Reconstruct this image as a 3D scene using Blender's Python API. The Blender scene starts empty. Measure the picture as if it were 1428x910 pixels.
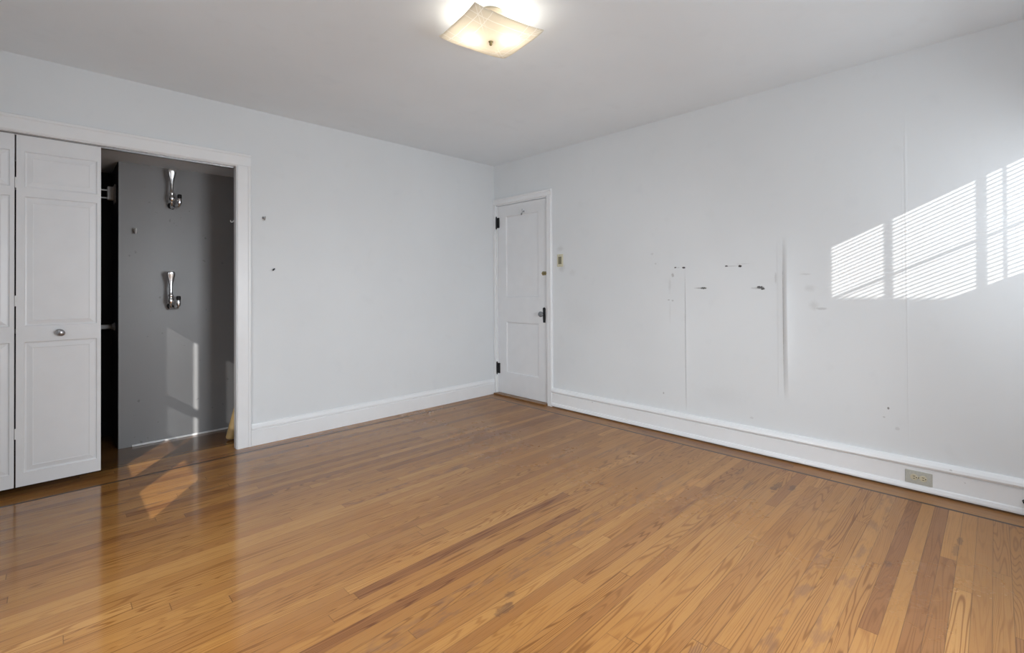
import bpy, bmesh, math, random
from mathutils import Vector, Matrix
random.seed(7)
S = bpy.context.scene
COL = S.collection

# ------------------------------------------------------------------ camera
CAM = Vector((-3.488, -3.842, 1.155))
YAW, PITCH, ROLL = 0.7971, 0.0077, -0.0057
fw = Vector((math.cos(YAW)*math.cos(PITCH), math.sin(YAW)*math.cos(PITCH), math.sin(PITCH)))
r0 = Vector((math.sin(YAW), -math.cos(YAW), 0)); u0 = r0.cross(fw)
rt = r0*math.cos(ROLL) + u0*math.sin(ROLL); up = rt.cross(fw)
cam = bpy.data.cameras.new('camera'); camo = bpy.data.objects.new('camera', cam); COL.objects.link(camo)
camo.matrix_world = Matrix(((rt.x, up.x, -fw.x, CAM.x), (rt.y, up.y, -fw.y, CAM.y), (rt.z, up.z, -fw.z, CAM.z), (0, 0, 0, 1)))
cam.sensor_width = 36; cam.lens = 36*658.22/1428; cam.shift_y = -(455-395.56)/1428
cam.clip_start = .02
S.camera = camo

# ------------------------------------------------------------------ room size
H, D, W = 2.4865, 4.5, 4.3          # ceiling height, depth (to y=-D), width (to x=-W)
SUN = Vector((.655, 1.0, -.487)).normalized()
Z1 = Vector((0, 0, 1))

# ------------------------------------------------------------------ light
S.view_settings.view_transform = 'Standard'
try: S.view_settings.look = 'None'
except Exception: pass
S.view_settings.gamma = 1; S.view_settings.use_curve_mapping = False
S.view_settings.exposure = 0.07
w = bpy.data.worlds.new('sky'); S.world = w; w.use_nodes = True
bgn = w.node_tree.nodes['Background']; bgn.inputs[0].default_value = (.62, .74, .95, 1); bgn.inputs[1].default_value = 1.2
sl = bpy.data.lights.new('sun', 'SUN'); so = bpy.data.objects.new('sun', sl); COL.objects.link(so)
sl.energy = 5.4; sl.angle = math.radians(.35); sl.color = (1, .97, .92)
so.location = (-8, -10, 8); so.rotation_euler = SUN.to_track_quat('-Z', 'Y').to_euler()
def day(name, loc, rot, sx, sy, power, col=(.86, .93, 1), spread=None):
    l = bpy.data.lights.new(name, 'AREA'); l.shape = 'RECTANGLE'; l.size = sx; l.size_y = sy; l.energy = power; l.color = col
    l.spread = spread or SPREAD
    o = bpy.data.objects.new(name, l); COL.objects.link(o); o.location = loc; o.rotation_euler = rot
    return o
R90 = math.pi/2
DAY = (.885, .945, 1)
DN = math.radians(26)               # daylight fill: lamps added on the room side of the blinds, tilted down
SPREAD = math.radians(125)
WIDE = math.radians(180)
day('daylight_fill_south', (-.56, -D+.06, 1.5), (R90-.6, 0, 0), .65, 1.0, 8, DAY, WIDE)
day('daylight_fill_south', (-2.0, -D+.06, 1.15), (R90-DN, 0, 0), .8, .55, 25, DAY)
day('daylight_fill_south', (-2.0, -D+.06, 1.5), (R90, 0, 0), .8, 1.0, 14, DAY, WIDE)
day('daylight_fill_west', (-W+.06, -2.44, 1.05), (R90-DN, 0, -R90), .5, .4, 10, DAY)
day('daylight_fill_west', (-W+.06, -1.83, 1.0), (R90-DN, 0, -R90), .4, .35, 7.5, DAY)
day('daylight_fill_west', (-W+.06, -1.83, 1.4), (R90-.1, 0, -R90), .4, .8, 4, DAY, WIDE)

# ------------------------------------------------------------------ node helpers
class NT:
    def __init__(s, name):
        s.m = bpy.data.materials.new(name); s.m.use_nodes = True
        s.t = s.m.node_tree; s.b = s.t.nodes['Principled BSDF']; s.out = s.t.nodes['Material Output']
    def n(s, typ, **kw):
        nd = s.t.nodes.new(typ)
        for k, v in kw.items(): setattr(nd, k, v)
        return nd
    def l(s, a, b): s.t.links.new(a, b)
    def setin(s, sock, v):
        if hasattr(v, 'is_linked'): s.l(v, sock)
        else: sock.default_value = v
    def math(s, op, a, b=0.0, c=0.0, clamp=False):
        nd = s.n('ShaderNodeMath', operation=op); nd.use_clamp = clamp
        s.setin(nd.inputs[0], a); s.setin(nd.inputs[1], b); s.setin(nd.inputs[2], c)
        return nd.outputs[0]
    def sstep(s, v, a, b, lo=0.0, hi=1.0):
        nd = s.n('ShaderNodeMapRange', interpolation_type='SMOOTHSTEP')
        s.setin(nd.inputs[0], v); nd.inputs[1].default_value = a; nd.inputs[2].default_value = b
        nd.inputs[3].default_value = lo; nd.inputs[4].default_value = hi
        return nd.outputs[0]
    def mix(s, f, a, b, mode='MIX'):
        nd = s.n('ShaderNodeMix', data_type='RGBA', blend_type=mode)
        s.setin(nd.inputs[0], f)
        for k, v in ((6, a), (7, b)):
            if isinstance(v, tuple): nd.inputs[k].default_value = (*v[:3], 1)
            else: s.l(v, nd.inputs[k])
        return nd.outputs[2]
    def pos(s):
        g = s.n('ShaderNodeNewGeometry'); x = s.n('ShaderNodeSeparateXYZ'); s.l(g.outputs['Position'], x.inputs[0])
        return g.outputs['Position'], x.outputs[0], x.outputs[1], x.outputs[2]
    def xyz(s, x, y, z):
        c = s.n('ShaderNodeCombineXYZ')
        for i, v in enumerate((x, y, z)): s.setin(c.inputs[i], v)
        return c.outputs[0]
    def noise(s, vec, scale, detail=2.0, rough=.5, dist=0.0):
        nd = s.n('ShaderNodeTexNoise'); s.l(vec, nd.inputs['Vector'])
        nd.inputs['Scale'].default_value = scale; nd.inputs['Detail'].default_value = detail
        nd.inputs['Roughness'].default_value = rough; nd.inputs['Distortion'].default_value = dist
        return nd.outputs[0]
    def bump(s, h, strength, dist=.002):
        b = s.n('ShaderNodeBump'); b.inputs['Strength'].default_value = strength; b.inputs['Distance'].default_value = dist
        s.l(h, b.inputs['Height']); s.l(b.outputs[0], s.b.inputs['Normal'])

def simple(name, col, rough=.5, metal=0.0, spec=.5, noise=0.0, nscale=30, bump=0.0):
    t = NT(name); t.b.inputs['Roughness'].default_value = rough; t.b.inputs['Metallic'].default_value = metal
    t.b.inputs['Specular IOR Level'].default_value = spec
    p, x, y, z = t.pos(); nz = t.noise(p, nscale, 3)
    c2 = tuple(max(0, c*(1-noise)) for c in col); c1 = tuple(min(1, c*(1+noise*.5)) for c in col)
    t.l(t.mix(nz, c1, c2), t.b.inputs['Base Color'])
    if bump: t.bump(nz, bump)
    return t.m

WHITE = (.76, .785, .80)
def wall_paint(name, col, marks=None, rough=.55):
    t = NT(name); t.b.inputs['Roughness'].default_value = rough; t.b.inputs['Specular IOR Level'].default_value = .4
    p, x, y, z = t.pos()
    n1 = t.noise(p, 1.3, 3); n2 = t.noise(p, 60, 3); n3 = t.noise(p, 7, 4)
    c = t.mix(t.sstep(n1, .3, .7), col, tuple(k*.965 for k in col))
    c = t.mix(t.math('MULTIPLY', t.sstep(n3, .58, .75), .25), c, tuple(k*.9 for k in col))
    if marks:
        wob = t.noise(p, 45, 4, .7); wob2 = t.noise(p, 160, 3, .6)
        for (cy, cz, ry, rz, k, soft, shade) in marks:
            if max(ry, rz) < .05: ry, rz = ry*1.25, rz*1.25
            dy = t.math('MULTIPLY', t.math('SUBTRACT', y, cy), 1/ry); dz = t.math('MULTIPLY', t.math('SUBTRACT', z, cz), 1/rz)
            d = t.math('SQRT', t.math('ADD', t.math('MULTIPLY', dy, dy), t.math('MULTIPLY', dz, dz)))
            d = t.math('ADD', d, t.math('MULTIPLY', t.math('SUBTRACT', wob if soft > .4 else wob2, .5), 1.4))
            m = t.math('MULTIPLY', t.sstep(d, 1-soft, 1+soft*.2, 1, 0), k)
            c = t.mix(m, c, (shade, shade, shade*.98))
    t.l(c, t.b.inputs['Base Color'])
    t.bump(t.math('ADD', t.math('MULTIPLY', n2, .25), n3), .25, .003)
    return t.m

MARKS = [  # y, z, ry, rz, strength, softness, shade
    (-2.175, .78, .0026, .53, .32, .5, .14), (-2.8535, .97, .0026, .45, .42, .6, .16), (-3.488, .9, .0018, .75, .16, .6, .3),  # open seams: gap shading painted in as thin dark lines
    (-2.318, 1.142, .020, .006, 1, .3, .05), (-2.300, 1.142, .042, .004, .6, .5, .25), (-2.712, 1.146, .020, .008, 1, .3, .04), (-2.728, 1.137, .012, .007, 1, .3, .04),
    (-2.700, 1.141, .040, .008, .45, .8, .3),
    (-2.487, 1.300, .009, .005, 1, .3, .04), (-2.581, 1.297, .010, .007, 1, .3, .03), (-2.53, 1.299, .045, .0025, .45, .6, .3), (-2.60, 1.312, .04, .003, .25, .6, .35),
    (-2.098, 1.303, .008, .004, 1, .3, .06), (-2.166, 1.300, .012, .006, 1, .3, .06), (-2.12, 1.302, .012, .002, .6, .6, .3),
    (-2.075, 1.245, .010, .014, .5, .5, .3), (-2.05, 1.16, .014, .07, .22, .9, .4), (-2.04, 1.05, .008, .004, .5, .4, .3), (-2.072, 1.045, .008, .006, .4, .5, .3), (-2.05, .95, .01, .1, .15, .9, .45),
    (-3.01, 1.14, .03, .02, .22, .9, .4), (-3.03, 1.03, .025, .03, .25, .9, .4), (-3.07, 1.01, .03, .008, .4, .6, .35), (-2.99, 1.23, .03, .006, .3, .7, .4),
    (-2.81, 1.21, .006, .035, .35, .6, .4), (-1.99, .31, .005, .007, .6, .5, .3), (-1.90, 1.42, .012, .008, .3, .6, .4), (-1.93, 1.34, .008, .006, .35, .6, .4),
    (-2.45, .36, .20, .09, .10, .9, .5), (-3.49, 1.55, .02, .3, .08, .9, .5), (-3.40, .44, .005, .006, .8, .4, .15), (-3.38, .385, .006, .005, .4, .5, .3), (-3.44, .33, .01, .01, .3, .6, .4),
    (-.95, 1.34, .045, .05, .35, .9, .4), (-.935, 1.52, .05, .03, .28, .9, .42), (-1.08, 1.29, .04, .03, .15, .9, .45), (-1.15, .9, .25, .18, .09, .95, .45), (-2.65, .24, .01, .008, .3, .6, .4),
]
M_left = wall_paint('wall_paint_left', WHITE)
M_right = wall_paint('wall_paint_right', WHITE, MARKS)
M_ceil = wall_paint('ceiling_paint', (.865, .915, .95), None, .7)
M_trim = simple('trim_paint', (.84, .85, .86), .32, 0, .5, .04, 9, .08)
M_door = simple('door_paint', (.79, .80, .815), .35, 0, .5, .05, 9, .08)
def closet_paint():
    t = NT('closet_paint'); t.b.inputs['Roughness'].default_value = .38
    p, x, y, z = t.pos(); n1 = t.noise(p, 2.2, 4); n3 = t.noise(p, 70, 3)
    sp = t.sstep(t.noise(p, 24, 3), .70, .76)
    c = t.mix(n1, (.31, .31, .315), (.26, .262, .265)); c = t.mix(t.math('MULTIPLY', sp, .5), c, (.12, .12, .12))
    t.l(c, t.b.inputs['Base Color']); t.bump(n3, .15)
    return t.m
M_closet = closet_paint()
M_recess = simple('closet_recess_near_black', (.035, .036, .04), .6, 0, .3, .2, 6)  # near black colour used on the recess walls only
def chipped():
    t = NT('chipped_trim_paint'); t.b.inputs['Roughness'].default_value = .34
    p, x, y, z = t.pos(); n1 = t.noise(p, 9, 3)
    v = t.xyz(x, t.math('MULTIPLY', y, .5), z)
    ch = t.math('MULTIPLY', t.sstep(t.noise(v, 34, 3, .6), .70, .735), t.sstep(t.noise(p, 3.1, 2), .45, .6))
    c = t.mix(n1, (.85, .86, .87), (.81, .82, .83)); c = t.mix(t.math('MULTIPLY', ch, .65), c, (.36, .35, .34))
    t.l(c, t.b.inputs['Base Color']); t.bump(t.math('ADD', n1, t.math('MULTIPLY', ch, -.6)), .12)
    return t.m
M_chip = chipped()
M_dark = simple('dark_iron', (.03, .03, .032), .42, .7, .5, .4, 60)
M_chrome = simple('chrome', (.93, .93, .93), .24, 1, .5, .03, 20)
M_nickel = simple('dull_nickel', (.42, .42, .43), .32, 1, .5, .2, 80)
M_brass = simple('aged_brass', (.33, .27, .14), .4, .9, .5, .4, 120)
M_rubber = simple('black_rubber', (.012, .012, .013), .5, 0, .4, .2, 40)
M_ivory = simple('ivory_plastic', (.66, .63, .47), .35, 0, .5, .06, 40)
M_olive = simple('olive_brown_plastic', (.23, .21, .13), .35, 0, .5, .2, 90)
M_stone = simple('beige_plate', (.50, .50, .45), .45, 0, .5, .18, 120)
M_recept = simple('ivory_receptacle', (.60, .55, .40), .35, 0, .5, .1, 60)
M_bark = simple('pale_bare_wood', (.62, .43, .19), .5, 0, .4, .25, 14)
M_whitepl = simple('white_plastic', (.80, .80, .80), .35, 0, .5, .05, 30)
M_rodw = simple('pale_rod_paint', (.55, .55, .55), .35, 0, .5, .1, 30)
M_glassknob = simple('smoky_glass', (.20, .21, .22), .12, .2, .8, .2, 50)

def floor_mat(name, along='x', hue=1.0, closet_shade=0.0):
    """strip oak: rows of boards 53 mm wide, random lengths, cathedral grain, glossy worn varnish"""
    t = NT(name); p, x, y, z = t.pos()
    if along == 'y': x, y = y, x
    BW = .053
    ry = t.math('DIVIDE', t.math('ADD', y, .0085), BW); row = t.math('FLOOR', ry)
    fy = t.math('FRACT', ry)
    wn = t.n('ShaderNodeTexWhiteNoise', noise_dimensions='1D'); t.l(t.math('ADD', row, 91.3), wn.inputs['W'])
    rlen = t.math('ADD', t.math('MULTIPLY', wn.outputs[0], 1.3), 1.15)
    wn2 = t.n('ShaderNodeTexWhiteNoise', noise_dimensions='1D'); t.l(t.math('ADD', row, 17.7), wn2.inputs['W'])
    xs = t.math('DIVIDE', t.math('ADD', x, t.math('MULTIPLY', wn2.outputs[0], 9.0)), rlen)
    colm = t.math('FLOOR', xs); fx = t.math('FRACT', xs)
    wn3 = t.n('ShaderNodeTexWhiteNoise', noise_dimensions='2D'); t.l(t.xyz(row, colm, 0), wn3.inputs['Vector'])
    sep = t.n('ShaderNodeSeparateColor'); t.l(wn3.outputs['Color'], sep.inputs[0])
    a, b, c = sep.outputs[0], sep.outputs[1], sep.outputs[2]
    off = t.math('MULTIPLY', a, 37.0); off2 = t.math('MULTIPLY', b, 53.0)
    # contour-line grain
    gv = t.xyz(t.math('ADD', t.math('MULTIPLY', x, .75), off), t.math('ADD', t.math('MULTIPLY', y, 13.0), off2), off)
    g = t.noise(gv, 1.0, 1.5, .45)
    lines = t.math('FRACT', t.math('MULTIPLY', g, t.math('ADD', 15.0, t.math('MULTIPLY', c, 18.0))))
    lines = t.math('ABSOLUTE', t.math('SUBTRACT', lines, .5))            # 0..0.5
    lines = t.sstep(lines, .03, .24)
    fv = t.xyz(t.math('ADD', t.math('MULTIPLY', x, 4.0), off), t.math('MULTIPLY', y, 260.0), off2)
    fine = t.noise(fv, 1.0, 3, .6)
    fv2 = t.xyz(t.math('ADD', t.math('MULTIPLY', x, 9.0), off2), t.math('MULTIPLY', y, 90.0), off)
    pores = t.noise(fv2, 1.0, 4, .7)
    ramp = t.n('ShaderNodeValToRGB'); t.l(a, ramp.inputs[0])
    cr = ramp.color_ramp; cr.interpolation = 'LINEAR'
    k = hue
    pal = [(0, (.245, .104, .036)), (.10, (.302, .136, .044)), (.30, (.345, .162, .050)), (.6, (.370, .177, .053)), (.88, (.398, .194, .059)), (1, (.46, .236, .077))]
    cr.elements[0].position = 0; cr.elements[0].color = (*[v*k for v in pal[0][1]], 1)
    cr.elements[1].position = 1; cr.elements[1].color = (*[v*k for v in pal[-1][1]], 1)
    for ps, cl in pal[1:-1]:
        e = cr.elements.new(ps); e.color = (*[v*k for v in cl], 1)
    base = ramp.outputs[0]
    dk = t.mix(1.0, base, (.50, .40, .33), 'MULTIPLY')
    gs = t.math('MULTIPLY', t.math('SUBTRACT', 1.0, lines), t.math('ADD', .18, t.math('MULTIPLY', b, .72)))
    col = t.mix(gs, base, dk)
    col = t.mix(t.math('MULTIPLY', t.sstep(fine, .5, .72), .35), col, dk)
    col = t.mix(t.math('MULTIPLY', t.sstep(pores, .58, .78), .45), col, t.mix(1.0, base, (.5, .4, .33), 'MULTIPLY'))
    # worn, amber and water-stained patches with shapes of their own
    am = t.noise(p, 1.1, 3, .5)
    col = t.mix(t.math('MULTIPLY', t.sstep(am, .48, .68), .45), col, t.mix(1.0, col, (1.02, .88, .58), 'MULTIPLY'))
    mb = t.math('MULTIPLY', t.sstep(c, .93, .95), t.sstep(t.noise(t.xyz(t.math('MULTIPLY', x, 7.0), t.math('MULTIPLY', y, 22.0), off), 1.0, 3, .6), .46, .62))
    col = t.mix(t.math('MULTIPLY', mb, .38), col, (.13, .07, .055))          # mineral-streaked boards
    fl_ = t.noise(t.xyz(t.math('MULTIPLY', x, 60.0), t.math('MULTIPLY', y, 90.0), 0.0), 1.0, 2)
    col = t.mix(t.math('MULTIPLY', t.sstep(fl_, .74, .80), .6), col, (.10, .045, .02))
    def spot(cx, cy, rx, rr, kk):
        X, Y = (x, y) if along == 'x' else (y, x)
        nz = t.noise(p, 26, 4, .65)
        dx = t.math('MULTIPLY', t.math('SUBTRACT', X, cx), 1/rx); dy = t.math('MULTIPLY', t.math('SUBTRACT', Y, cy), 1/rr)
        d = t.math('SQRT', t.math('ADD', t.math('MULTIPLY', dx, dx), t.math('MULTIPLY', dy, dy)))
        d = t.math('ADD', d, t.math('MULTIPLY', t.math('SUBTRACT', nz, .5), 2.2))
        return t.math('MULTIPLY', t.sstep(d, .55, 1.05, 1, 0), kk)
    for (cx, cy, rx, rr, kk) in SPOTS:
        col = t.mix(spot(cx, cy, rx, rr, kk), col, (.075, .04, .03))
    # joints
    ey = t.math('MINIMUM', fy, t.math('SUBTRACT', 1.0, fy)); ex = t.math('MULTIPLY', t.math('MINIMUM', fx, t.math('SUBTRACT', 1.0, fx)), rlen)
    jy = t.sstep(ey, .008, .03, 1, 0); jx = t.sstep(ex, .0006, .002, 1, 0)
    jv = t.math('MULTIPLY', t.math('MAXIMUM', jy, jx), t.math('ADD', .38, t.math('MULTIPLY', wn2.outputs[0], .3)))
    col = t.mix(jv, col, (.07, .032, .014))
    if closet_shade: col = t.mix(closet_shade, col, (.055, .024, .012))
    t.l(col, t.b.inputs['Base Color'])
    rn = t.noise(p, 2.0, 4, .6); rf = t.noise(p, 30, 2)
    # varnish worn dull on the trafficked boards by the right wall
    wear = t.sstep(t.math('ADD', t.math('ADD', t.math('MULTIPLY', p_x(t), .35), t.math('MULTIPLY', rn, .8)), .75), .35, 1.1)
    rough = t.math('ADD', t.math('ADD', .12, t.math('MULTIPLY', wear, .26)), t.math('MULTIPLY', t.math('SUBTRACT', rf, .5), .06))
    t.l(rough, t.b.inputs['Roughness']); t.b.inputs['Specular IOR Level'].default_value = .5
    wav = t.noise(t.xyz(t.math('MULTIPLY', x, 2.0), t.math('MULTIPLY', y, 14.0), 0.0), 1.0, 2)
    tilt = t.math('MULTIPLY', t.math('SUBTRACT', fy, .5), t.math('SUBTRACT', b, .5))
    hgt = t.math('ADD', t.math('ADD', t.math('MULTIPLY', wav, .5), t.math('MULTIPLY', jv, -.35)), t.math('ADD', t.math('MULTIPLY', tilt, .35), t.math('MULTIPLY', fine, .05)))
    t.bump(hgt, .22, .002)
    return t.m
def p_x(t): return t.pos()[1]
SPOTS = [(-.50, -2.95, .11, .022, .6), (-.46, -3.02, .06, .02, .6), (-.60, -2.83, .09, .018, .35), (-.42, -2.72, .10, .02, .3),
         (-.55, -3.72, .05, .012, .45), (-.66, -3.71, .07, .013, .35), (-1.0, -3.52, .05, .014, .4), (-2.32, -2.60, .05, .022, .5), (-2.25, -2.555, .03, .018, .45)]
M_floor = floor_mat('oak_strip_floor', 'x')
M_floory = floor_mat('oak_border_floor', 'y', .92)
M_floorc = floor_mat('oak_closet_floor_shaded', 'x', .55, .2)  # same oak, colour darkened to paint in the closet's shadow
M_walnut = simple('walnut_inlay', (.045, .022, .014), .3, 0, .35, .3, 25)
M_thresh = simple('oak_threshold', (.24, .115, .04), .3, 0, .5, .3, 18)

# ------------------------------------------------------------------ mesh helpers
def tag(o, label=None, cat=None, group=None, kind=None):
    if label: o['label'] = label
    if cat: o['category'] = cat
    if group: o['group'] = group
    if kind: o['kind'] = kind
    return o
def obj(name, bm, mat, parent=None, smooth=False, loc=None):
    me = bpy.data.meshes.new(name); bmesh.ops.recalc_face_normals(bm, faces=bm.faces[:]); bm.to_mesh(me); bm.free()
    for m in (mat if isinstance(mat, (list, tuple)) else [mat]): me.materials.append(m)
    if smooth: me.polygons.foreach_set('use_smooth', [True]*len(me.polygons))
    o = bpy.data.objects.new(name, me); COL.objects.link(o)
    if parent: o.parent = parent
    if loc: o.location = loc
    return o
def empty(name, loc, label, cat, group=None, kind=None, rot=(0, 0, 0)):
    o = bpy.data.objects.new(name, None); COL.objects.link(o); o.location = loc; o.rotation_euler = rot; o.empty_display_size = .05
    return tag(o, label, cat, group, kind)
def box(bm, a, b, bev=0.0, mi=0):
    vs = [bm.verts.new((x, y, z)) for z in (a[2], b[2]) for y in (a[1], b[1]) for x in (a[0], b[0])]
    fs = [bm.faces.new([vs[i] for i in q]) for q in ((0, 2, 3, 1), (4, 5, 7, 6), (0, 1, 5, 4), (1, 3, 7, 5), (3, 2, 6, 7), (2, 0, 4, 6))]
    for f in fs: f.material_index = mi
    if bev: bmesh.ops.bevel(bm, geom=list({e for f in fs for e in f.edges}), offset=bev, segments=2, affect='EDGES', profile=.5)
def bx(a, b, bev=0.0):
    bm = bmesh.new(); box(bm, a, b, bev); return bm
def prism(bm, prof, p0, axis, length):
    """extrude a closed profile [(u,z)..]; axis 'x': profile u->y, along x; axis 'y': profile u->x, along y; axis 'zx': profile (u,v)->(x,y) along z"""
    rings = []
    for k in (0, length):
        r = []
        for u, v in prof:
            if axis == 'x': r.append(bm.verts.new((p0[0]+k, p0[1]+u, p0[2]+v)))
            elif axis == 'y': r.append(bm.verts.new((p0[0]+u, p0[1]+k, p0[2]+v)))
            else: r.append(bm.verts.new((p0[0]+u, p0[1]+v, p0[2]+k)))
        rings.append(r)
    n = len(prof)
    for i in range(n): bm.faces.new((rings[0][i], rings[0][(i+1) % n], rings[1][(i+1) % n], rings[1][i]))
    bm.faces.new(rings[0]); bm.faces.new(rings[1])
def lathe(bm, prof, origin, axis=(0, 0, 1), seg=24, sx=1.0, sy=1.0):
    """prof: [(r, h)...] revolved about axis through origin"""
    A = Vector(axis).normalized(); U = A.orthogonal().normalized(); V = A.cross(U); O = Vector(origin); rings = []
    for r, h in prof:
        if r < 1e-6: rings.append([bm.verts.new(O + A*h)])
        else: rings.append([bm.verts.new(O + A*h + U*(r*sx*math.cos(2*math.pi*k/seg)) + V*(r*sy*math.sin(2*math.pi*k/seg))) for k in range(seg)])
    for a, b in zip(rings, rings[1:]):
        for k in range(seg):
            q = [a[k % len(a)], a[(k+1) % seg % len(a)], b[(k+1) % seg % len(b)], b[k % len(b)]]
            q = list(dict.fromkeys(q))
            if len(q) > 2: bm.faces.new(q)
    for r in (rings[0], rings[-1]):
        if len(r) > 2: bm.faces.new(r)
def tube(bm, pts, rad, seg=12, flat=None):
    """tube along pts; rad a number or list; flat: optional list of (width_x, depth_y) multipliers"""
    P = [Vector(q) for q in pts]; n = len(P); R = rad if isinstance(rad, (list, tuple)) else [rad]*n
    T = []
    for i in range(n):
        d = (P[min(i+1, n-1)] - P[max(i-1, 0)]).normalized(); T.append(d)
    ref = Vector((1, 0, 0)) if abs(T[0].x) < .9 else Vector((0, 1, 0))
    U = (ref - T[0]*ref.dot(T[0])).normalized(); rings = []
    for i in range(n):
        U = (U - T[i]*U.dot(T[i])).normalized(); V = T[i].cross(U)
        fa, fb = flat[i] if flat else (1, 1)
        rings.append([bm.verts.new(P[i] + U*(R[i]*fa*math.cos(2*math.pi*k/seg)) + V*(R[i]*fb*math.sin(2*math.pi*k/seg))) for k in range(seg)])
    for a, b in zip(rings, rings[1:]):
        for k in range(seg): bm.faces.new((a[k], a[(k+1) % seg], b[(k+1) % seg], b[k]))
    bm.faces.new(rings[0]); bm.faces.new(rings[-1])
def spline(ctrl, per=8):
    out = []; C = [Vector(c) for c in ctrl]; C = [C[0]*2-C[1]] + C + [C[-1]*2-C[-2]]
    for i in range(1, len(C)-2):
        for k in range(per):
            s = k/per; a, b, c, d = C[i-1], C[i], C[i+1], C[i+2]
            out.append(.5*((2*b)+(c-a)*s+(2*a-5*b+4*c-d)*s*s+(3*b-a-3*c+d)*s**3))
    out.append(C[-2]); return out

def paneled(bm, w, h, t, panels, prof):
    """slab w x h x t, front at y=0 facing -y, x 0..w, z 0..h, nested panel steps: prof [(inset, depth)...] depth +y"""
    xs = sorted({0, w} | {v for p in panels for v in (p[0], p[1])}); zs = sorted({0, h} | {v for p in panels for v in (p[2], p[3])})
    G = {}
    def v(x, y, z):
        key = (round(x, 5), round(y, 5), round(z, 5))
        if key not in G: G[key] = bm.verts.new((x, y, z))
        return G[key]
    for x0, x1 in zip(xs, xs[1:]):
        for z0, z1 in zip(zs, zs[1:]):
            cx, cz = (x0+x1)/2, (z0+z1)/2
            if any(p[0] < cx < p[1] and p[2] < cz < p[3] for p in panels): continue
            bm.faces.new((v(x0, 0, z0), v(x1, 0, z0), v(x1, 0, z1), v(x0, 0, z1)))
    for (a, b, c, d) in panels:
        rings = [[(a, 0, c), (b, 0, c), (b, 0, d), (a, 0, d)]]
        pts = [(a, c), (b, c), (b, d), (a, d)]
        for ins, dep in prof:
            rings.append([(a+ins, dep, c+ins), (b-ins, dep, c+ins), (b-ins, dep, d-ins), (a+ins, dep, d-ins)])
        # subdivide the outermost ring where the stile grid has extra vertices is not needed: grid lines meet panel corners only
        for r, q in zip(rings, rings[1:]):
            for k in range(4):
                bm.faces.new((v(*r[k]), v(*r[(k+1) % 4]), v(*q[(k+1) % 4]), v(*q[k])))
        bm.faces.new([v(*k) for k in rings[-1]])
    # sides and back
    A = [(0, 0, 0), (w, 0, 0), (w, 0, h), (0, 0, h)]; B = [(x, t, z) for x, y, z in A]
    for k in range(4): bm.faces.new((v(*A[k]), v(*A[(k+1) % 4]), v(*B[(k+1) % 4]), v(*B[k])))
    bm.faces.new([v(*k) for k in B])

# ------------------------------------------------------------------ shell
CX0, CX1, CZ = -3.994, -2.53, 2.046         # closet opening
DY0, DY1, DZ = -.770, -.032, 2.046          # entry door opening (y)
T = .13
# floor with border, inlay, closet and threshold side
bm = bmesh.new()
IY, IX, IW = -.122, -.166, .019             # inlay lines
def quad(x0, x1, y0, y1, mi):
    f = bm.faces.new([bm.verts.new(q) for q in ((x0, y0, 0), (x1, y0, 0), (x1, y1, 0), (x0, y1, 0))]); f.material_index = mi
quad(-W-T, IX-IW, -D-T, IY-IW, 0)                       # field
quad(-W-T, IX+IW*0, IY-IW, IY, 2); quad(IX-IW, IX, -D-T, IY-IW, 2)   # inlay
quad(-W-T, IX, IY, T+.02, 0)                            # left border, boards along the wall
quad(IX, T, -D-T, T+.02, 1)                             # right border
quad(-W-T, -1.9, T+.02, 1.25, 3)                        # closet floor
r = bmesh.ops.extrude_face_region(bm, geom=bm.faces[:])
for v in r['geom']:
    if isinstance(v, bmesh.types.BMVert): v.co.z = -.08
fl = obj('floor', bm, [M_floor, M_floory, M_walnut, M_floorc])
tag(fl, 'glossy honey oak strip floor with a dark inlay line along the walls', 'floor', kind='structure')
o = obj('ceiling', bx((-W-T, -D-T, H), (T, T, H+.1)), M_ceil); tag(o, 'plain white painted ceiling', 'ceiling', kind='structure')
# left wall (y = 0) with closet opening
bm = bmesh.new()
box(bm, (-W-T, 0, 0), (CX0-.02, T, H)); box(bm, (CX0-.02, 0, CZ+.02), (CX1+.02, .05, H)); box(bm, (CX1+.02, 0, 0), (CX1+.12, .05, H)); box(bm, (CX1+.12, 0, 0), (T, T, H))
o = obj('wall_left', bm, M_left); tag(o, 'white wall with the closet opening', 'wall', kind='structure')
# right wall (x = 0): gridded face with the lifting wallpaper seams, solid behind
def wall_h(y, z):
    h = 0.0
    def bell(z, a, b, e):
        return max(0, min(1, (z-a)/e, (b-z)/e))
    s = -2.853 - y
    A = .021*math.sin(math.pi*max(0, min(1, (z-.42)/(1.47-.42))))**.7 if .42 < z < 1.47 else 0
    if s >= 0:
        rise = 1-(1-min(1, s/.034))**2.2
        wdt = .045 + .05*max(0, min(1, (z-1.1)/.3))
        h -= A*rise*math.exp(-max(0, s-.030)/wdt)
    elif s > -.035: h -= .0016*min(1, A/.006)*min(1, (s+.035)/.004)
    s = -2.175 - y
    k = bell(z, .16, 1.31, .25)
    if 0 <= s: h -= .0050*k*min(1, s/.006)*math.exp(-s/.03)
    elif s > -.004: h += .002*k
    s = abs(-3.49 - y); k = bell(z, .18, 2.3, .3)
    h -= .0013*k*math.exp(-(s/.006)**2)
    s = abs(-3.475 - y); h -= .0006*k*math.exp(-(s/.004)**2)
    h -= .0012*math.sin(y*2.1+.4)*math.sin(z*2.6) * bell(z, 0, H, .3) * bell(y, -9, DY0, .3)
    return h
ys = set()
y = DY0
while y > -D: ys.add(round(y, 4)); y -= .08
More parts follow.
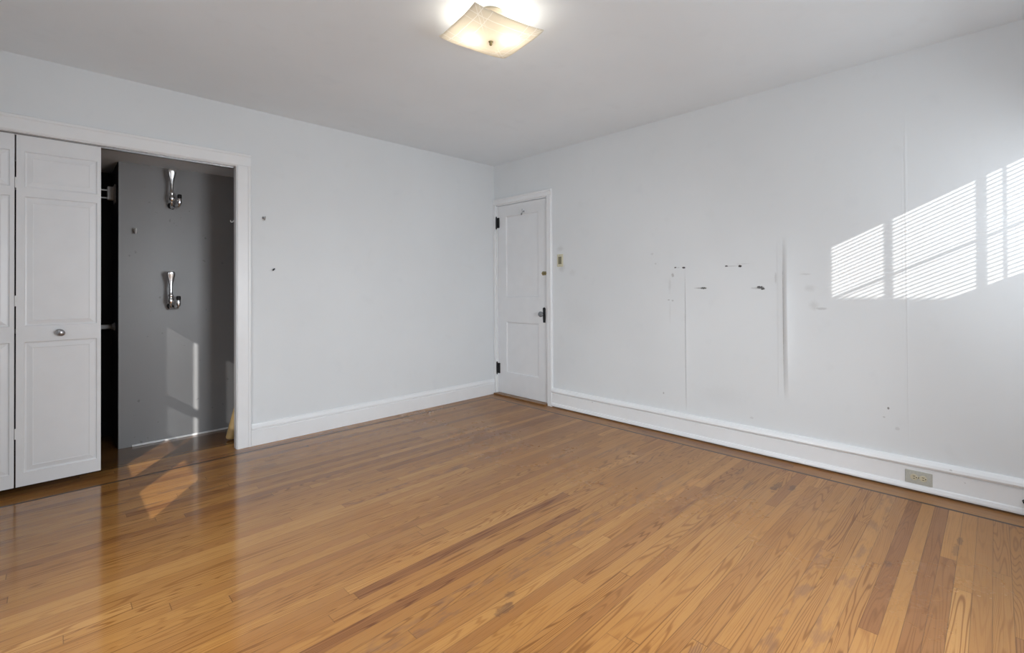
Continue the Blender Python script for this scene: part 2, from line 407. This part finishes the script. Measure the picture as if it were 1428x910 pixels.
for c, rr, st in ((-2.853, .045, .003), (-2.90, .1, .008), (-2.175, .02, .002), (-3.487, .03, .002)):
    k = c-rr
    while k < c+rr: ys.add(round(k, 4)); k += st
ys |= {-D-T, DY0}
ys = sorted(ys); zs = [0] + [round(.03+i*.0307, 4) for i in range(80)]; zs = [k for k in zs if k < H-.01] + [H]
bm = bmesh.new()
gv = [[bm.verts.new((wall_h(yy, zz), yy, zz)) for zz in zs] for yy in ys]
for i in range(len(ys)-1):
    for j in range(len(zs)-1): bm.faces.new((gv[i][j], gv[i+1][j], gv[i+1][j+1], gv[i][j+1]))
box(bm, (.006, -D-T, 0), (T, DY0, H))
box(bm, (0, DY0, DZ), (T, DY1, H)); box(bm, (0, DY1, 0), (T, 0, H))
o = obj('wall_right', bm, M_right, smooth=False)
for f in o.data.polygons: f.use_smooth = len(f.vertices) == 4 and f.area < .02 and abs(f.normal.x) > .3
tag(o, 'scuffed white wall with peeling seams and screw holes', 'wall', kind='structure')

# windows behind the camera: openings (a0,a1,z0,z1)
WS = [(-.989, -.25, .90, 2.14), (-2.45, -1.60, .90, 2.075)]        # in wall y=-D, along x
WWn = [(-2.86, -2.14, .84, 2.05), (-2.11, -1.577, .84, 2.05)]       # in wall x=-W, along y
def wall_with_holes(axis, c0, c1, lo, hi, holes, mat, name, label):
    bm = bmesh.new()
    def b(a0, a1, z0, z1):
        if a1-a0 < 1e-4: return
        if axis == 'x': box(bm, (a0, c0, z0), (a1, c1, z1))
        else: box(bm, (c0, a0, z0), (c1, a1, z1))
    cur = lo
    for a0, a1, z0, z1 in sorted(holes):
        b(cur, a0, 0, H); b(a0, a1, 0, z0); b(a0, a1, z1, H); cur = a1
    b(cur, hi, 0, H)
    o = obj(name, bm, mat); tag(o, label, 'wall', kind='structure'); return o
wall_with_holes('x', -D-T, -D, -W-T, T, WS, M_left, 'wall_rear', 'white wall behind the camera with two windows')
wall_with_holes('y', -W-T, -W, -D, 1.25, WWn, M_left, 'wall_near', 'white wall beside the camera with two windows')

# ------------------------------------------------------------------ closet interior
o = obj('wall_closet', bx((-3.137, .609, 0), (-1.9, 1.25, 2.09)), M_closet)
tag(o, 'dull grey projecting wall inside the closet', 'wall', kind='structure')
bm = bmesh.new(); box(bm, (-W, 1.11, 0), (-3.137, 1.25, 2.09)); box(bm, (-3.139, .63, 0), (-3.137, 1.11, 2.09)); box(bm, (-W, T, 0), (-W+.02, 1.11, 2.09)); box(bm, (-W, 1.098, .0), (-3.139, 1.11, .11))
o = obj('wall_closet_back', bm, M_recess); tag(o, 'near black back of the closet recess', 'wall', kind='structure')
o = obj('wall_closet_side', bx((-2.28, T, 0), (-2.18, .609, 2.09)), M_closet); tag(o, 'grey side wall of the closet behind the casing', 'wall', kind='structure')
o = obj('ceiling_closet', bx((-W-T, .05, 2.09), (-1.9, 1.25, 2.19)), simple('closet_ceiling_paint', (.82, .87, .92), .6, 0, .4, .05, 4))
tag(o, 'low grey ceiling inside the closet', 'ceiling', kind='structure')
o = obj('baseboard_closet', bx((-3.06, .597, 0), (-2.28, .609, .014), .003), M_trim); tag(o, 'thin white strip along the foot of the grey closet wall', 'baseboard', kind='structure')

# ------------------------------------------------------------------ trim
bm = bmesh.new()   # closet casing: flat board with a back band
def casing_prof(wd, d): return [(0, 0), (0, -d*.75), (.008, -d), (wd-.022, -d), (wd-.016, -d*1.25), (wd-.004, -d*1.25), (wd, -d*.9), (wd, 0)]
pr = casing_prof(.092, .017)
# right upright
prism(bm, [(CX1+.004+u, v) for u, v in pr], (0, 0, 0), 'zx', CZ+.004)
prism(bm, [(CX0-.004-u, v) for u, v in pr], (0, 0, 0), 'zx', CZ+.004)
# head with mitred look
hp = [(v, CZ+.004+u) for u, v in pr]
prism(bm, hp, (CX0-.096, 0, 0), 'x', (CX1+.096)-(CX0-.096))
box(bm, (CX1, -.004, 0), (CX1+.02, .05, CZ)); box(bm, (CX0-.02, -.004, 0), (CX0, T, CZ)); box(bm, (CX0-.02, -.004, CZ), (CX1+.02, .05, CZ+.02))
o = obj('trim_1', bm, M_trim); tag(o, 'white painted casing around the closet opening', 'trim', kind='structure')
bm = bmesh.new()   # entry door casing
pr2 = casing_prof(.062, .020)
prism(bm, [(v, DY0-.004-u) for u, v in pr2], (0, 0, 0), 'zx', DZ+.004)
hp = [(v, DZ+.004+u*1.05) for u, v in pr2]
prism(bm, hp, (0, DY0-.066, 0), 'y', -(DY0-.066)-.002)
box(bm, (-.020, DY1+.004, 0), (0, -.002, DZ+.004)); box(bm, (-.002, DY0-.004, 0), (T, DY0+.014, DZ+.004)); box(bm, (-.002, DY1-.010, 0), (T, DY1+.004, DZ+.004)); box(bm, (-.002, DY0, DZ-.004), (T, DY1, DZ+.004))
o = obj('trim_2', bm, M_trim); tag(o, 'narrow white casing around the entry door', 'trim', kind='structure')
o = obj('trim_3', bx((-.055, DY0, 0), (T, DY1, .016), .004), M_thresh); tag(o, 'brown oak threshold under the entry door', 'threshold', kind='structure')
# baseboards
bm = bmesh.new()
prl = [(0, 0), (-.018, 0), (-.018, .108), (-.012, .116), (-.020, .120), (-.020, .132), (-.010, .150), (-.008, .158), (0, .160)]
prism(bm, prl, (CX1+.096, 0, 0), 'x', -(CX1+.096)-.022); prism(bm, prl, (-W, 0, 0), 'x', (CX0-.096)+W)
o = obj('baseboard_left', bm, M_trim); tag(o, 'white moulded baseboard under the plain left wall', 'baseboard', kind='structure')
bm = bmesh.new()
prr = [(0, .011), (-.030, .011), (-.031, .020), (-.027, .036), (-.019, .041), (-.018, .128), (-.013, .134), (-.026, .140), (-.030, .150), (-.026, .164), (-.014, .178), (0, .182)]
prism(bm, prr, (0, -D, 0), 'y', D+DY0-.066)
o = obj('baseboard_right', bm, M_chip); tag(o, 'chipped white moulded baseboard under the scuffed right wall', 'baseboard', kind='structure')
bm = bmesh.new(); box(bm, (-W, -D, 0), (-.04, -D+.018, .15)); box(bm, (-W, -D+.018, 0), (-W+.018, -.03, .15))
o = obj('baseboard_rear', bm, M_trim); tag(o, 'white baseboard behind the camera', 'baseboard', kind='structure')

# ------------------------------------------------------------------ windows (frame, sashes, panes, blinds); all behind the camera
gl = NT('window_glass'); tr = gl.n('ShaderNodeBsdfTransparent'); gs = gl.n('ShaderNodeBsdfGlossy'); gs.inputs['Roughness'].default_value = .02
mx = gl.n('ShaderNodeMixShader'); mx.inputs[0].default_value = .06; gl.l(tr.outputs[0], mx.inputs[1]); gl.l(gs.outputs[0], mx.inputs[2]); gl.l(mx.outputs[0], gl.out.inputs[0])
M_glass = gl.m
M_blind = simple('blind_slat', (.75, .76, .77), .45, 0, .4, .03, 10)
def window(n, axis, a0, a1, z0, z1, label, zm, slat_lo, open_slats, blind_a0=None, muntin=True, npane=3, mx=None, mz=None, stack=0.0, gap=.004):
    """axis 'x': wall y=-D; axis 'y': wall x=-W. zm meeting rail height; the blind hangs from the head to slat_lo"""
    c = -D if axis == 'x' else -W
    def P(a, d, z): return (a, c-d, z) if axis == 'x' else (c-d, a, z)
    def bb(bm, a, b, d0, d1, za, zb):
        p, q = P(a, d0, za), P(b, d1, zb)
        box(bm, tuple(map(min, p, q)), tuple(map(max, p, q)))
    e = empty('window_%d' % n, P((a0+a1)/2, .06, z0), label, 'window', kind='structure')
    def add(name, bm, m):
        for v in bm.verts: v.co -= Vector(e.location)
        return obj(name, bm, m, e)
    f = bmesh.new()
    bb(f, a0-.08, a0, -.018, 0, z0-.02, z1+.08); bb(f, a1, a1+.08, -.018, 0, z0-.02, z1+.08); bb(f, a0, a1, -.018, 0, z1, z1+.08); bb(f, a0-.09, a1+.09, -.045, 0, z0-.03, z0); bb(f, a0-.08, a1+.08, -.018, 0, z0-.11, z0-.03)
    add('window_frame', f, M_trim)
    f = bmesh.new(); s = .022
    bb(f, a0, a0+s, .075, .105, z0, z1); bb(f, a1-s, a1, .075, .105, z0, z1); bb(f, a0, a1, .075, .105, z1-.03, z1); bb(f, a0, a1, .075, .105, z0, z0+.03); bb(f, a0, a1, .07, .11, zm-.028, zm+.012)
    if muntin:
        for k in range(1, npane):
            m = mx[k-1] if mx else a0 + (a1-a0)*k/npane; bb(f, m-.008, m+.008, .08, .10, z0, z1)
        for lo, hi in ((z0, zm), (zm, z1)): mm = mz if mz and lo == zm else (lo+hi)/2; bb(f, a0, a1, .08, .10, mm-.005, mm+.005)
    add('sash', f, M_trim)
    f = bmesh.new(); bb(f, a0+s, a1-s, .0895, .0905, z0+.03, z1-.03); add('glass_pane', f, M_glass)
    b0 = (blind_a0 if blind_a0 is not None else a0+.006); b1 = a1-.006 if blind_a0 is None else a1-.045
    f = bmesh.new(); z = z1-.035; pitch = .0215
    if axis == 'y': b0, b1 = (a0+gap, a1-.006)
    tilt = .15 if open_slats else 1.25
    while z > slat_lo+.02:
        # one slat: thin tilted strip
        hw = .0125; ct, sn = hw*math.cos(tilt), hw*math.sin(tilt)
        q = [P(b0, .04-ct, z-sn), P(b1, .04-ct, z-sn), P(b1, .04+ct, z+sn), P(b0, .04+ct, z+sn)]
        vs = [f.verts.new(k) for k in q] + [f.verts.new((k[0], k[1], k[2]+.0009)) for k in q]
        for w4 in ((0, 1, 2, 3), (7, 6, 5, 4), (0, 4, 5, 1), (1, 5, 6, 2), (2, 6, 7, 3), (3, 7, 4, 0)): f.faces.new([vs[i] for i in w4])
        z -= pitch
    add('blind', f, M_blind)
    f = bmesh.new(); bb(f, b0, b1, .022, .060, z1-.03, z1); bb(f, b0, b1, .024, .056, slat_lo-stack, slat_lo+.016)
    if open_slats: bb(f, -.438, -.428, .0385, .0415, slat_lo, z1)
    add('blind_rail', f, M_blind)
    return e
window(1, 'x', *WS[0], 'window behind the camera near the right wall', 1.512, 1.482, True, npane=3, mx=(-.7745, -.522), mz=1.785, stack=.13)
window(2, 'x', *WS[1], 'window behind the camera left of the sunlit window', 1.49, .925, False, npane=3)
window(3, 'y', *WWn[0], 'window beside the camera nearer the rear wall', 1.46, 1.125, False, muntin=False)
window(4, 'y', *WWn[1], 'window beside the camera nearer the closet', 1.46, 1.125, False, muntin=False, gap=.18)
# outside: unseen wall added to cut off the sun below the wall patch
bm = bmesh.new(); box(bm, (-2.16, -9.5, -.3), (-2.02, -D-T-.25, 2.585))
for k in range(8): box(bm, (-2.19, -9.5+k*.6, -.3), (-2.16, -9.4+k*.6, 2.5))
o = obj('wall_sun_blocker', bm, simple('sun_blocker_surface', (.5, .47, .42), .9, 0, .2, .2, 8)); tag(o, 'unseen wall added outside the rear windows to block low sun', 'wall', kind='structure')

# ------------------------------------------------------------------ entry door
DW = (DY1-DY0) - .024
d1 = empty('door_1', (.012, DY1-.012, .018), 'white two panel entry door with dark iron hardware in the far corner', 'door', kind='structure', rot=(0, 0, -R90))
# local: x along -world y (to the right in the photo), y into the doorway, z up
bm = bmesh.new(); DH = DZ-.004-.018-.004
paneled(bm, DW, DH, .036, [(.120, .600, .225, .775), (.120, .600, 1.030, 1.905)], [(.006, .001), (.014, .010), (.030, .011)])
obj('door_leaf', bm, M_door, d1)
def hinge(z):
    bm = bmesh.new(); lathe(bm, [(.0, -.072), (.004, -.07), (.008, -.06), (.0085, -.058), (.0085, .058), (.008, .06), (.004, .07), (0, .072)], (-.009, -.014, z), seg=12)
    box(bm, (-.009, -.012, z-.055), (.026, -.0005, z+.055), .001); obj('hinge', bm, M_dark, d1)
hinge(1.86-.018); hinge(.262)
bm = bmesh.new(); kx, kz = .672, .872   # long escutcheon plate
pl = [(kx-.013, kz-.055-.03), (kx+.013, kz-.055-.03), (kx+.017, kz-.03), (kx+.015, kz+.03), (kx+.017, kz+.055), (kx, kz+.068), (kx-.017, kz+.055), (kx-.015, kz+.03), (kx-.017, kz-.03)]
a = [bm.verts.new((x, -.0045, z)) for x, z in pl]; b = [bm.verts.new((x, .0005, z)) for x, z in pl]
bm.faces.new(a); bm.faces.new(b)
for k in range(len(pl)): bm.faces.new((a[k], a[(k+1) % 9], b[(k+1) % 9], b[k]))
lathe(bm, [(.013, 0), (.015, .004), (.010, .010), (.009, .03), (.012, .034)], (kx, -.004, kz), (0, -1, 0), 16)
lathe(bm, [(.006, 0), (.006, .003), (0, .0035)], (kx, -.004, kz-.06), (0, -1, 0), 12)
obj('escutcheon_plate', bm, M_dark, d1)
bm = bmesh.new(); lathe(bm, [(.012, .030), (.022, .036), (.028, .046), (.028, .056), (.021, .066), (.010, .069), (0, .0695)], (kx, -.004, kz), (0, -1, 0), 12)
ko = obj('door_knob', bm, M_glassknob, d1, True); tag(ko, 'smoky faceted knob')
bm = bmesh.new(); lz = 1.275   # slide bolt
pts = [(.640, lz), (.655, lz+.020), (.700, lz+.018), (.714, lz+.018), (.714, lz-.018), (.700, lz-.018), (.655, lz-.020)]
a = [bm.verts.new((x, -.004, z)) for x, z in pts]; b = [bm.verts.new((x, .0005, z)) for x, z in pts]
bm.faces.new(a); bm.faces.new(b)
for k in range(7): bm.faces.new((a[k], a[(k+1) % 7], b[(k+1) % 7], b[k]))
tube(bm, [(.660, -.010, lz), (.716, -.010, lz)], .006, 10); lathe(bm, [(.004, 0), (.004, .016), (.007, .018), (.007, .024), (0, .026)], (.682, -.012, lz), (0, -1, 0), 12)
lo = obj('slide_bolt', bm, M_brass, d1); tag(lo, 'aged brass slide bolt')
bm = bmesh.new(); hx, hz = .395, 1.925   # small hook at the top rail
lathe(bm, [(.010, 0), (.010, .003), (.004, .005), (0, .005)], (hx, 0, hz), (0, -1, 0), 14, 1, 1)
tube(bm, spline([(hx, 0, hz), (hx-.004, -.016, hz-.012), (hx-.010, -.028, hz-.030), (hx+.004, -.036, hz-.040), (hx+.018, -.040, hz-.020), (hx+.020, -.042, hz+.010)]), .0042, 8)
lathe(bm, [(0, -.007), (.006, -.003), (.006, .003), (0, .007)], (hx+.020, -.042, hz+.012), (0, 0, 1), 10)
obj('coat_hook', bm, M_nickel, d1, True)

# ------------------------------------------------------------------ bifold closet door (left pair only)
d2 = empty('door_2', (-3.998, .02, .045), 'white bifold closet door of two moulded panels standing closed', 'door', kind='structure')
PW, PH = .364, 1.992
prof = [(.004, .006), (.010, .007), (.020, .005), (.034, .002), (.038, .0035)]
pz = [(.075+.0, .815), (.905, 1.645), (1.697, 1.902)]
for k, x0 in enumerate((.000, .369)):
    bm = bmesh.new()
    paneled(bm, PW-.002, PH, .030, [(.032, .344, a, b) for a, b in pz], prof)
    for v in bm.verts: v.co.x += x0
    pn = obj('bifold_panel', bm, M_door, d2)
    if k:
        bm = bmesh.new(); lathe(bm, [(.010, 0), (.009, .010), (.012, .016), (.021, .022), (.023, .028), (.020, .034), (.010, .038), (0, .039)], (-3.448+3.998, 0, .906-.045), (0, -1, 0), 20, .82, 1)
        kn = obj('knob', bm, M_nickel, pn, True); tag(kn, 'dull grey metal knob')
for z in (.30, 1.05, 1.72):
    bm = bmesh.new(); lathe(bm, [(.0025, -.03), (.0032, -.028), (.0032, .028), (.0025, .03)], (.3662, .001, z), seg=10); obj('hinge', bm, M_whitepl, d2)
bm = bmesh.new(); box(bm, (-3.99, .022, CZ-.012), (-2.54, .05, CZ-.001)); o = obj('trim_4', bm, M_nickel); tag(o, 'thin metal track under the closet head', 'track', kind='structure')

# ------------------------------------------------------------------ ceiling light
LC = Vector((-1.95, -2.129, H)); LR = math.radians(-8.7)
lamp = empty('ceiling_light', LC, 'square bent glass ceiling light glowing warm white with a central finial', 'ceiling light', rot=(0, 0, LR))
bm = bmesh.new(); lathe(bm, [(.075, 0), (.075, -.012), (.067, -.028), (.04, -.034), (0, -.034)], (0, 0, 0), seg=32); c0 = obj('canopy', bm, simple('canopy_paint', (.62, .52, .38), .4, .1, .5, .1, 30), lamp, True)
bm = bmesh.new(); N = 32; A, B = .195, .1705; zc, zr = -.126, .040
def sh(u, v):
    r = ((abs(u)**4 + abs(v)**4)/2)**.25
    return zc + zr*r**1.6
top = [[bm.verts.new((A*(2*i/N-1), B*(2*j/N-1), sh(2*i/N-1, 2*j/N-1))) for j in range(N+1)] for i in range(N+1)]
for i in range(N):
    for j in range(N): bm.faces.new((top[i][j], top[i+1][j], top[i+1][j+1], top[i][j+1]))
g = NT('etched_glass')
tc = g.n('ShaderNodeTexCoord'); sx = g.n('ShaderNodeSeparateXYZ'); g.l(tc.outputs['Object'], sx.inputs[0])
ax = g.math('ABSOLUTE', sx.outputs[0]); ay = g.math('ABSOLUTE', sx.outputs[1])
wob = g.noise(tc.outputs['Object'], 30, 2)
def ln(v, c, wd): return g.sstep(g.math('ABSOLUTE', g.math('SUBTRACT', g.math('ADD', v, g.math('MULTIPLY', g.math('SUBTRACT', wob, .5), .006)), c)), wd*.4, wd, 1, 0)
et = ln(ax, .150, .003)
for q in (ln(ay, .125, .003), ln(ax, .100, .0025), ln(ay, .082, .0025), ln(g.math('SUBTRACT', ax, ay), .024, .003), ln(g.math('SUBTRACT', ax, ay), .0, .0025)): et = g.math('MAXIMUM', et, q)
et = g.math('MULTIPLY', et, g.sstep(g.math('MAXIMUM', ax, ay), .06, .10))
colr = g.mix(et, (.84, .79, .70), (.98, .96, .92))
trl = g.n('ShaderNodeBsdfTranslucent'); g.l(colr, trl.inputs[0])
dif = g.n('ShaderNodeBsdfDiffuse'); g.l(colr, dif.inputs[0])
glo = g.n('ShaderNodeBsdfGlossy'); glo.inputs['Roughness'].default_value = .15
m1 = g.n('ShaderNodeMixShader'); m1.inputs[0].default_value = .32; g.l(trl.outputs[0], m1.inputs[1]); g.l(dif.outputs[0], m1.inputs[2])
m2 = g.n('ShaderNodeMixShader'); m2.inputs[0].default_value = .05; g.l(m1.outputs[0], m2.inputs[1]); g.l(glo.outputs[0], m2.inputs[2]); g.l(m2.outputs[0], g.out.inputs[0])
shade = obj('glass_shade', bm, g.m, lamp, True)
sm = shade.modifiers.new('thick', 'SOLIDIFY'); sm.thickness = .004; sm.offset = 1
bm = bmesh.new(); lathe(bm, [(.004, .10), (.004, 0.004), (.012, .003), (.013, -.002), (.009, -.007), (.006, -.012), (.0075, -.017), (.005, -.022), (0, -.024)], (0, 0, zc), seg=16)
obj('finial', bm, M_brass, lamp, True)
be = NT('lit_bulb'); em = be.n('ShaderNodeEmission'); em.inputs[0].default_value = (1, .94, .85, 1); em.inputs[1].default_value = 46; be.l(em.outputs[0], be.out.inputs[0])
dv = Vector((.716, -.70, 0)); dv.rotate(Matrix.Rotation(-LR, 3, 'Z'))
for s in (-1, 1):
    bm = bmesh.new(); d = dv*s
    lathe(bm, [(0, .118), (.012, .116), (.022, .106), (.026, .095), (.024, .080), (.016, .062), (.013, .055)], tuple(Vector((0, 0, -.078))), tuple(d), 16)
    obj('bulb', bm, be.m, lamp, True)
    bm = bmesh.new(); lathe(bm, [(.010, .0), (.017, .004), (.017, .054), (.014, .056)], (0, 0, -.078), tuple(d), 16); obj('bulb_socket', bm, M_whitepl, lamp)

# ------------------------------------------------------------------ closet hooks
def coat_hook(loc, label):
    e = empty('coat_hook', loc, label, 'coat hook', 'chrome coat hooks on the grey closet wall')
    # local: origin on the wall at the foot of the hook, -y out of the wall, z up
    bm = bmesh.new(); lathe(bm, [(.020, 0), (.020, .004), (.014, .009), (0, .010)], (0, 0, .012), (0, -1, 0), 20, 1, 1.3); obj('wall_plate', bm, M_dark, e, True)
    bm = bmesh.new()
    ctrl = spline([(0, -.004, .010), (-.004, -.05, -.004), (-.010, -.088, .012), (-.011, -.105, .050)], 6)
    tube(bm, ctrl, [.008]*4 + [.009]*(len(ctrl)-4), 12)
    zz = [.030, .040, .055, .070, .082, .090, .098, .104, .110, .120, .150, .185, .210, .228, .245, .262, .274, .280]
    rr = [.008, .016, .0195, .0175, .012, .0145, .017, .014, .0115, .0110, .0110, .0130, .0175, .0220, .0255, .0260, .021, .009]
    ff = [(1, 1)]*8 + [(1, .9), (1, .8), (1, .7), (1, .6), (1, .5), (1, .42), (1, .36), (1, .34), (1, .34), (1, .4)]
    tube(bm, [(-.011, -.105 - .012*max(0, (z-.19)/.09)**2, z) for z in zz], rr, 16, ff)
    obj('hook_arm', bm, M_chrome, e, True)
    bm = bmesh.new()
    c2 = spline([(.002, -.006, .006), (.020, -.05, -.006), (.034, -.09, .002), (.036, -.105, .022)], 6)
    tube(bm, c2, .008, 12)
    tube(bm, [(.036, -.105, .012), (.036, -.106, .022), (.036, -.106, .040), (.036, -.106, .058), (.036, -.106, .066)], [.008, .0135, .0155, .0135, .012], 14)
    obj('hook_peg', bm, M_chrome, e, True)
    bm = bmesh.new(); lathe(bm, [(.0135, .064), (.0145, .068), (.0145, .088), (.012, .092), (0, .093)], (.036, -.106, 0), (0, 0, 1), 18); p = obj('rubber_tip', bm, M_rubber, e, True); tag(p, 'black rubber tip')
    return e
coat_hook((-2.829, .609, 1.012), 'lower chrome coat hook with black tipped peg on the grey closet wall')
coat_hook((-2.823, .609, 1.786), 'upper chrome coat hook just under the closet ceiling, black tipped peg')

def cup_hook(loc, rot, label, mat, size=1.0):
    e = empty('cup_hook', loc, label, 'cup hook', 'small cup hooks around the closet', rot=rot); s = size
    bm = bmesh.new(); lathe(bm, [(.008*s, 0), (.008*s, .002*s), (.003*s, .004*s), (.0028*s, .010*s)], (0, 0, 0), (0, -1, 0), 14); obj('collar', bm, mat, e, True)
    bm = bmesh.new(); pts = spline([(0, -.008*s, 0), (0, -.014*s, -.002*s), (0, -.020*s, -.014*s), (0, -.032*s, -.018*s), (0, -.042*s, -.008*s), (0, -.042*s, .004*s)], 6)
    tube(bm, pts, .0034*s, 10); obj('hook', bm, mat, e, True)
    return e
cup_hook((-3.044, .609, 1.598), (0, 0, 0), 'small bright cup hook at the left of the grey closet wall', M_whitepl, 1.6)
cup_hook((CX1, .034, 1.652), (0, 0, -R90), 'tiny pale cup hook on the inner face of the closet jamb', M_whitepl, .6)
cup_hook((-2.347, 0, 1.690), (0, 0, 0), 'small dull metal cup hook on the white wall right of the closet casing', M_nickel, 1.1)
bm = bmesh.new(); lathe(bm, [(.0022, -.004), (.0022, .012), (.0075, .0125), (.0075, .015), (0, .0155)], (0, 0, 0), (0, -1, .15), 12, 1.6, .8)
o = obj('nail', bm, M_dark, loc=(-2.277, 0, 1.300)); tag(o, 'small dark nail head below the cup hook on the white wall', 'nail')

# ------------------------------------------------------------------ closet rails
e = empty('closet_rail', (-3.139, .84, 1.885), 'pale double rail ending in a block bracket high in the dark recess', 'rail')
bm = bmesh.new(); box(bm, (-.008, -.055, -.072), (0, .055, .066), .002); obj('mounting_plate', bm, M_whitepl, e)
bm = bmesh.new(); box(bm, (-.046, -.03, -.050), (-.008, .03, .048), .004); obj('end_bracket', bm, M_whitepl, e)
for z in (-.040, .018):
    bm = bmesh.new(); tube(bm, [(-.042, -.024, z), (-1.13, -.024, z)], .0055, 10); obj('rail', bm, M_whitepl, e, True)
e = empty('closet_rod', (-3.139, .84, .876), 'pale round hanging rod low in the dark closet recess', 'rod')
bm = bmesh.new(); lathe(bm, [(.030, 0), (.030, .006), (.022, .010), (.022, .018), (.018, .018)], (0, 0, 0), (-1, 0, 0), 20); obj('rod_flange', bm, M_rodw, e, True)
bm = bmesh.new(); tube(bm, [(-.010, 0, 0), (-1.13, 0, 0)], .016, 16); obj('rod', bm, M_rodw, e, True)

# ------------------------------------------------------------------ wooden bat leaning behind the casing
bm = bmesh.new()
lathe(bm, [(0, 0), (.016, .001), (.027, .006), (.0305, .016), (.031, .06), (.030, .20), (.026, .34), (.019, .48), (.0145, .58), (.0135, .66), (.020, .675), (.021, .688), (.014, .697), (0, .698)], (0, 0, 0), (0, 0, 1), 24)
o = obj('wooden_bat', bm, M_bark, smooth=True); o.location = (-2.508, .262, .006)
dirv = Vector((.27, .10, .95)).normalized(); o.rotation_euler = Z1.rotation_difference(dirv).to_euler()
tag(o, 'pale bare wood bat leaning behind the right closet casing, thick end on floor', 'bat')

# ------------------------------------------------------------------ light switch
e = empty('light_switch', (0, -.936, 1.411), 'ivory light switch plate on the white wall right of the entry door', 'light switch', rot=(0, 0, -R90))
bm = bmesh.new(); box(bm, (-.036, -.007, -.060), (.036, 0, .060), .0028); obj('switch_plate', bm, M_ivory, e)
bm = bmesh.new(); box(bm, (-.019, -.0095, -.036), (.019, -.0065, .036), .001); box(bm, (-.013, -.013, -.026), (.013, -.009, .004), .002); p = obj('rocker', bm, M_olive, e); tag(p, 'olive brown rocker')
for z in (-.050, .050):
    bm = bmesh.new(); lathe(bm, [(.0035, 0), (.003, .0015), (0, .002)], (0, -.0068, z), (0, -1, 0), 10); obj('screw', bm, M_brass, e)

# ------------------------------------------------------------------ outlet in the baseboard
e = empty('wall_outlet', (-.018, -3.533, .080), 'beige double outlet set sideways in the right baseboard', 'outlet', rot=(0, 0, -R90))
bm = bmesh.new(); box(bm, (-.058, -.006, -.036), (.058, 0, .036), .002); obj('outlet_plate', bm, M_stone, e)
for s in (-1, 1):
    cx = s*.0195
    bm = bmesh.new(); lathe(bm, [(.0168, 0), (.0168, .0022), (.0150, .003), (0, .003)], (cx, -.0055, 0), (0, -1, 0), 28, .84 if False else 1, 1); rp = obj('receptacle', bm, M_recept, e)
    bm = bmesh.new()
    for dz, hh in ((-.0063, .0038), (.0063, .0046)): box(bm, (cx-hh*1.1, -.0092, dz-.0013), (cx+hh*1.1, -.0082, dz+.0013))
    lathe(bm, [(.0026, 0), (.0026, .0008), (0, .0008)], (cx+.0105, -.0084, 0), (0, -1, 0), 12)
    sp = obj('slot', bm, M_rubber, rp); tag(sp, 'dark slots')
bm = bmesh.new(); lathe(bm, [(.0032, 0), (.0028, .0014), (0, .0018)], (0, -.0058, 0), (0, -1, 0), 10); obj('screw', bm, M_brass, e)

# ------------------------------------------------------------------ cable stub at the right edge
e = empty('cable_jack', (-.018, -3.938, .076), 'black cable plugged into the right baseboard at the edge of view', 'cable', rot=(0, 0, -R90))
bm = bmesh.new(); lathe(bm, [(.013, 0), (.013, .006), (.008, .008), (.008, .022), (.006, .024)], (0, 0, 0), (0, -1, 0), 6); obj('connector', bm, M_dark, e)
bm = bmesh.new(); tube(bm, spline([(0, -.018, 0), (.004, -.045, -.002), (.030, -.070, -.020), (.07, -.075, -.050), (.12, -.06, -.0712), (.25, -.05, -.0712), (.45, -.08, -.0712)], 10), .0042, 10); obj('cord', bm, M_rubber, e, True)
